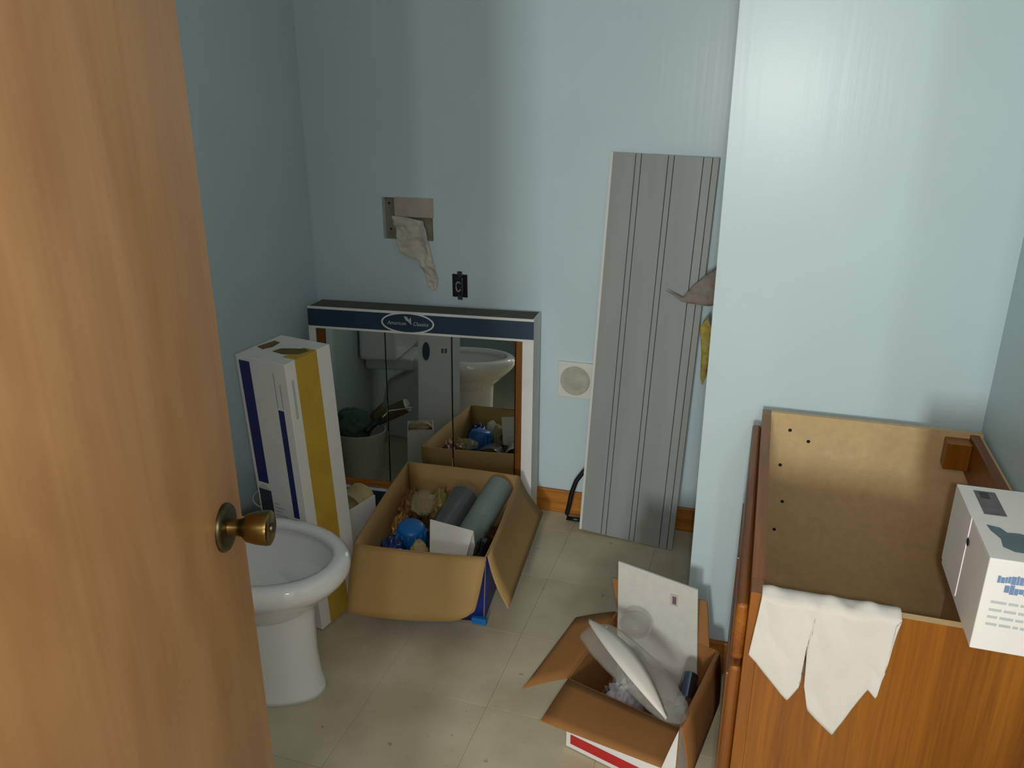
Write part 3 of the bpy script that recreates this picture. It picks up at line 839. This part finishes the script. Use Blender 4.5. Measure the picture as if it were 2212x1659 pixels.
box('printed_corner', (-.720, 1.886, .004), (-.676, 1.900, .024), CYAN, b1)

def thing(o, label, cat, group=None): return tag(o, label, cat, group)
# contents
def heap(name, quad, z, amp, m, org, seed=0, n=26):
    a, b, c, d = quad
    vs_, fs = [], []
    for j in range(n + 1):
        for i in range(n + 1):
            u, w = i / n, j / n
            p = (a * (1 - u) + b * u) * (1 - w) + (d * (1 - u) + c * u) * w
            q = Vector((p.x * 14 + seed, p.y * 14, 0))
            vs_.append(Vector((p.x, p.y, z + amp * (1 - 2 * abs(noise.noise(q))) + amp * .5 * noise.noise(q * 2.1))))
    N = len(vs_)
    W = n + 1
    for v in list(vs_): vs_.append(Vector((v.x, v.y, .008)))
    for j in range(n):
        for i in range(n):
            k = j * W + i
            fs.append((k, k + 1, k + 1 + W, k + W)); fs.append((N + k, N + k + W, N + k + W + 1, N + k + 1))
    rim = [i for i in range(W)] + [j * W + n for j in range(1, n + 1)] + [n * W + i for i in range(n - 1, -1, -1)] + [j * W for j in range(n - 1, 0, -1)]
    for q in range(len(rim)): s, t = rim[q], rim[(q + 1) % len(rim)]; fs.append((s, N + s, N + t, t))
    return mesh_obj(name, vs_, fs, m, None, org)
def inset(B, k):
    c = (B['FL'] + B['FR'] + B['BR'] + B['BL']) / 4
    return [c + (B[q] - c) * k for q in ('FL', 'FR', 'BR', 'BL')]
thing(heap('packing_paper', inset(B_, .93), .048, .012, BROWNBITS, (-.90, 2.10, .008)), 'crumpled brown packing paper lining the box in front of the mirror', 'paper')
def pipe(name, p, q, r, m, label, wall=.004, parent=None):
    p, q = V(p), V(q); L_ = (q - p).length
    root = empty(name, p)
    tag(root, label, 'pipe')
    lathe('pipe_wall', [(0, r - wall), (0, r), (L_, r), (L_, r - wall), (L_ - .0, r - wall), (.0005, r - wall)], p, q - p, m, root, seg=36)
    return root
pipe('plastic_pipe', (-.806, 2.060, .150), (-.786, 2.350, .215), .045, PVC, 'pale grey plastic pipe lying in the cardboard box')
pb_ = pipe('wrapped_pipe', (-.912, 2.085, .128), (-.896, 2.300, .185), .049, PVCD, 'dark grey glossy pipe in clear wrap beside the pale grey pipe')
lathe('clear_wrap', [(0, .0500), (.190, .0504), (.222, .056), (.245, .048)], (-.912, 2.085, .128), (.016, .215, .057), CLEARWRAP, pb_, seg=36)
thing(crumple('black_film', (-.722, 1.990, .165), (.018, .075, .062), BLACKBAG, None, (-.722, 1.985, .10), .5, 2.2, 3.0), 'shiny black plastic film pressed against the side of the cardboard box', 'plastic film')
# folded white card standing like a tent
tent = empty('folded_card', (-.83, 1.96, .11))
tag(tent, 'white folded card standing like a tent in the cardboard box', 'card')
r1, r2 = V((-.892, 2.000, .262)), V((-.742, 1.972, .264))
quad_panel('card_half', V((-.872, 1.935, .128)), V((-.772, 1.935, .120)), r2, r1, .002, [PAPER, PAPER, PAPER], tent)
quad_panel('card_half', r1, r2, V((-.738, 1.990, .128)), V((-.880, 2.020, .150)), .002, [PAPER, PAPER, PAPER], tent)
bc = empty('bottle_with_cap', (-.985, 2.050, .075))
tag(bc, 'bright blue plastic bottle standing in the cardboard box', 'bottle')
lathe('bottle_body', [(0, .045), (.09, .046), (.122, .044), (.132, .039), (.136, .030), (.137, 0)], (-.985, 2.050, .078), (.10, -.15, 1), BLUEPL, bc, seg=40)
for k in range(14):
    a = 2 * math.pi * k / 14
    tube('rib', [Vector((-.980 + .0465 * math.cos(a), 2.043 + .0465 * math.sin(a), .125)), Vector((-.973 + .0465 * math.cos(a), 2.032 + .0465 * math.sin(a), .195))], .003, BLUEPL, bc, seg=6)
thing(crumple('blue_film', (-1.000, 1.945, .145), (.038, .042, .062), BLUEDK, None, (-.995, 1.935, .08), .5, 2.0, 5.0), 'dark blue crumpled film in front of the bright blue bottle', 'plastic film')
thing(crumple('tan_paper_ball', (-.912, 1.950, .150), (.028, .034, .060), TANPAPER, None, (-.905, 1.945, .10), .4, 2.4, 8.0), 'tan crumpled paper ball beside the folded white card', 'paper')
thing(crumple('white_paper_ball', (-.948, 1.892, .148), (.026, .022, .058), PAPER, None, (-.942, 1.89, .10), .45, 2.6, 9.0), 'small white crumpled paper beside the tan paper ball', 'paper')
thing(crumple('yellow_wrapping', (-.990, 2.300, .128), (.034, .050, .058), YELLOWISH, None, (-.99, 2.30, .07), .9, 2.8, 11.0), 'yellowish wrapping at the back of the cardboard box', 'wrapping')
thing(crumple('brown_wrapping', (-1.066, 2.230, .130), (.024, .070, .080), BROWNBITS, None, (-1.066, 2.23, .06), .8, 2.6, 13.0), 'dark brown crumpled wrapping along the side of the cardboard box', 'wrapping')
thing(crumple('amber_bag', (-1.048, 2.110, .125), (.024, .045, .065), mat('amber_film', (150, 112, 48), .25, .2, 18), None, (-1.048, 2.11, .06), .6, 2.4, 15.0), 'amber crumpled bag in the corner of the cardboard box', 'bag')
bl = empty('blister_pack', (-.99, 2.19, .19))
tag(bl, 'clear bulging plastic blister pack lying on the yellowish wrapping', 'packaging')
crumple('blister_shell', (-1.000, 2.190, .205), (.040, .055, .020), CLEARY, bl, None, .4, 2.0, 17.0, rot=(.25, .1, .3))

# ------------------------------------------------------------------ smaller open box by the vanity
b2 = empty('carton_with_flaps', (-.17, 1.60, 0))
tag(b2, 'open brown carton with white and red outside beside the vanity cabinet', 'box')
Z2 = .200
r2_ = dict(FL=V((-.338, 1.510, Z2)), FR=V((-.072, 1.430, Z2)), BR=V((-.012, 1.718, Z2)), BL=V((-.276, 1.796, Z2)))
k2_ = {k: V((v.x, v.y, .003)) for k, v in r2_.items()}
m2 = [KRAFT2, WHITECARD, KRAFT2]
for a, b in (('FR', 'FL'), ('FL', 'BL'), ('BL', 'BR'), ('BR', 'FR')):
    quad_panel('box_side', k2_[a], k2_[b], r2_[b], r2_[a], .004, m2, b2)
quad_panel('box_bottom', k2_['FL'], k2_['FR'], k2_['BR'], k2_['BL'], .004, [KRAFT2, WHITECARD, KRAFT2], b2)
quad_panel('box_flap', V((-.362, 1.356, .205)), V((-.094, 1.298, .212)), r2_['FR'] + V((0, -.004, .001)), r2_['FL'] + V((0, -.004, .001)), .0035, m2, b2, nx=8, ny=6, bend=lambda u, w: .002 * math.sin(math.pi * w))
quad_panel('box_flap', V((-.374, 1.738, .202)), V((-.430, 1.446, .200)), r2_['FL'] + V((-.003, 0, .001)), r2_['BL'] + V((-.003, 0, .001)), .0035, m2, b2, nx=6, ny=6, bend=lambda u, w: .002 * math.sin(math.pi * w))
quad_panel('box_flap', V((-.044, 1.418, .060)), V((.004, 1.700, .058)), r2_['BR'] + V((.004, -.01, .001)), r2_['FR'] + V((.004, .004, .001)), .0035, [KRAFT2, KRAFT2, KRAFT2], b2, nx=4, ny=6, bend=lambda u, w: .004 * math.sin(math.pi * w))
quad_panel('box_flap', r2_['BL'] + V((0.002, .004, .001)), r2_['BR'] + V((-.02, .004, .001)), V((-.050, 1.770, .300)), V((-.300, 1.838, .275)), .0035, [KRAFT2, KRAFT2, KRAFT2], b2)
dx = (k2_['FR'] - k2_['FL']).normalized(); nx_ = Vector((dx.y, -dx.x, 0)).normalized()
if nx_.y > 0: nx_ = -nx_
p0 = k2_['FL'] + nx_ * .0022
marks('red_stripe', [(.012, .012, .262, .040)], lambda u, v, h: p0 + dx * u + nx_ * h + Vector((0, 0, v)), REDP, b2)

# white board standing in the carton
wbd = empty('white_board', (-.16, 1.755, .006))
tag(wbd, 'white textured board with a small label standing in the brown carton', 'board')
wa, wb2, wc2, wd = V((-.262, 1.772, .008)), V((-.048, 1.714, .008)), V((-.072, 1.726, .358)), V((-.276, 1.780, .366))
quad_panel('board', wa, wb2, wc2, wd, .005, [mat('white_board_face', (212, 212, 204), .55, .04, 40, bump=.2, bscale=220)] * 3, wbd)
ex = (wb2 - wa).normalized(); ez = (wd - wa).normalized(); en = ex.cross(ez).normalized()
marks('label', [(.142, .285, .162, .318)], lambda u, v, h: wa + ex * u + ez * v + en * (.0026 + h), mat('beige_label', (196, 186, 176), .6), wbd)
marks('label_print', [(.148, .290, .158, .312)], lambda u, v, h: wa + ex * u + ez * v + en * (.0031 + h), PURPLEINK, wbd)

# plastic packaging and fittings in the carton
pk = empty('plastic_packaging', (-.18, 1.60, .12))
tag(pk, 'clear crumpled plastic packaging with a white paper insert on the brown carton', 'packaging')
def bag_ring(c, ax, up, a, b, n=28, seed=0):
    ax = ax.normalized(); s = ax.cross(up).normalized(); u = s.cross(ax).normalized()
    r = []
    for k in range(n):
        t = 2 * math.pi * k / n
        j = 1 + .18 * noise.noise(Vector((math.cos(t) * 2 + seed, math.sin(t) * 2, seed)))
        r.append(c + s * math.cos(t) * a * j + u * math.sin(t) * b * j)
    return r
def bez(p, q, r, t): return p * (1 - t) ** 2 + q * 2 * t * (1 - t) + r * t * t
A0, AM, A1 = V((-.312, 1.640, .252)), V((-.200, 1.535, .268)), V((-.066, 1.462, .190))
rr = []
for q, a, b in ((0, .030, .010), (.06, .046, .018), (.2, .056, .024), (.4, .060, .028), (.6, .058, .030), (.8, .050, .030), (.93, .038, .024), (1.0, .020, .012)):
    c_ = bez(A0, AM, A1, q); ax_ = bez(A0, AM, A1, min(q + .05, 1)) - bez(A0, AM, A1, max(q - .05, 0))
    rr.append(bag_ring(c_, ax_, Vector((0, 0, 1)), a, b, seed=q * 5))
loft('clear_sleeve', rr, CLEAR, pk)
# tapering paper strip lying on the sleeve
ns = 24
vs_, fs = [], []
for k in range(ns + 1):
    t = k / ns
    c_ = bez(V((-.320, 1.640, .276)), V((-.200, 1.490, .330)), V((-.100, 1.428, .218)), t)
    ax_ = (bez(V((-.320, 1.640, .276)), V((-.200, 1.490, .330)), V((-.100, 1.428, .218)), min(t + .03, 1)) - bez(V((-.320, 1.640, .276)), V((-.200, 1.490, .330)), V((-.100, 1.428, .218)), max(t - .03, 0))).normalized()
    sd = ax_.cross(Vector((0, 0, 1))).normalized()
    hw = .003 + .025 * math.sin(math.pi * min(t * 1.02, 1)) ** .8
    for q in (-1, -.33, .33, 1):
        vs_.append(c_ + sd * hw * q + Vector((0, 0, .004 * (1 - q * q))))
for k in range(ns):
    for q in range(3):
        i0 = k * 4 + q
        fs.append((i0, i0 + 1, i0 + 5, i0 + 4))
pi_ = mesh_obj('paper_insert', vs_, fs, PAPER, pk, smooth=True)
sm_ = pi_.modifiers.new('thickness', 'SOLIDIFY'); sm_.thickness = .0012
dm = empty('clear_dome', (-.206, 1.690, .235))
tag(dm, 'clear round plastic dome leaning against the white board', 'packaging')
lathe('dome_shell', [(0, .036), (.002, .040), (.004, .036), (.016, .031), (.024, .018), (.026, 0)], (-.214, 1.700, .242), (.05, -.35, .9), CLEAR, dm, seg=36)
fit_ = empty('chrome_fitting', (-.062, 1.53, .14))
tag(fit_, 'dark chrome pipe fitting at the corner of the brown carton', 'fitting')
lathe('fitting_body', [(0, .020), (.015, .022), (.06, .022), (.09, .019), (.11, .018), (.112, 0)], (-.072, 1.520, .150), (.05, .9, .30), mat('dark_chrome', (120, 126, 150), .15, .1, metal=1.0), fit_, seg=30)
lathe('fitting_nut', [(.015, .026), (.040, .026)], (-.072, 1.520, .150), (.05, .9, .30), CHROME, fit_, seg=8, smooth=False)
thing(crumple('pale_wrapping', (-.215, 1.560, .095), (.045, .050, .085), mat('pale_wrapping', (176, 176, 182), .5, .15, 30), None, (-.215, 1.56, .01), .6, 2.6, 21.0), 'pale grey crumpled wrapping inside the brown carton', 'wrapping')
thing(crumple('grey_wrapping', (-.125, 1.520, .085), (.042, .045, .078), mat('dark_grey_film', (92, 94, 92), .25, .2, 25), None, (-.125, 1.52, .01), .6, 2.4, 24.0), 'dark grey crumpled film inside the brown carton', 'wrapping')

# loose sheet of paper on the floor
tag(patch('paper_sheet', [(-.330, 1.335, .006), (-.245, 1.440, .010), (-.120, 1.415, .008), (-.110, 1.270, .004), (-.240, 1.200, .004), (-.335, 1.240, .004)], .004, 12, .0012, PAPER, None, (-.22, 1.32, 0), cuts=3, axis=(0, 0, 1)),
    'white loose paper on the floor in front of the brown carton', 'paper')

# ------------------------------------------------------------------ painting gear between the toilet and the mirror (seen in the mirror)
bk = empty('paint_bucket', (-1.465, 2.10, 0))
tag(bk, 'white plastic bucket by the left wall, seen in the mirror', 'bucket')
lathe('bucket_body', [(0, .088), (.195, .104), (.200, .108), (.206, .108), (.206, .103), (.02, .086), (.02, 0)], (-1.465, 2.10, 0), (0, 0, 1), WHITEPL, bk)
tube('bail_handle', [(-1.465 + .110 * math.cos(a), 2.10 - .05 * math.sin(a), .188 - .085 * math.sin(a)) for a in [k * math.pi / 14 for k in range(15)]], .0025, CHROME, bk, seg=8)
thing(crumple('work_rag', (-1.485, 2.14, .235), (.080, .060, .065), TEALRAG, None, (-1.475, 2.11, .19), .5, 1.8, 31.0), 'grey green rag heaped on the white bucket', 'rag')
rl = empty('paint_roller', (-1.36, 2.06, .21))
tag(rl, 'paint roller with an olive sleeve lying on the white bucket', 'paint roller')
ra, rb = V((-1.420, 2.010, .225)), V((-1.290, 2.000, .290))
lathe('roller_sleeve', [(0, .020), (.002, .030), (.14, .030), (.142, .020)], ra, rb - ra, OLIVE, rl, seg=28)
lathe('roller_cap', [(.142, .0295), (.150, .027), (.150, 0)], ra, rb - ra, WHITEPL, rl, seg=28)
tube('roller_frame', [rb + V((.008, 0, 0)), rb + V((.024, .004, .002)), rb + V((.026, .05, .004)), V((-1.345, 2.075, .285)), V((-1.37, 2.12, .262))], .0035, CHROME, rl, seg=8)
tube('handle', [V((-1.37, 2.12, .262)), V((-1.40, 2.22, .240))], .012, BLACKPL, rl, seg=14)
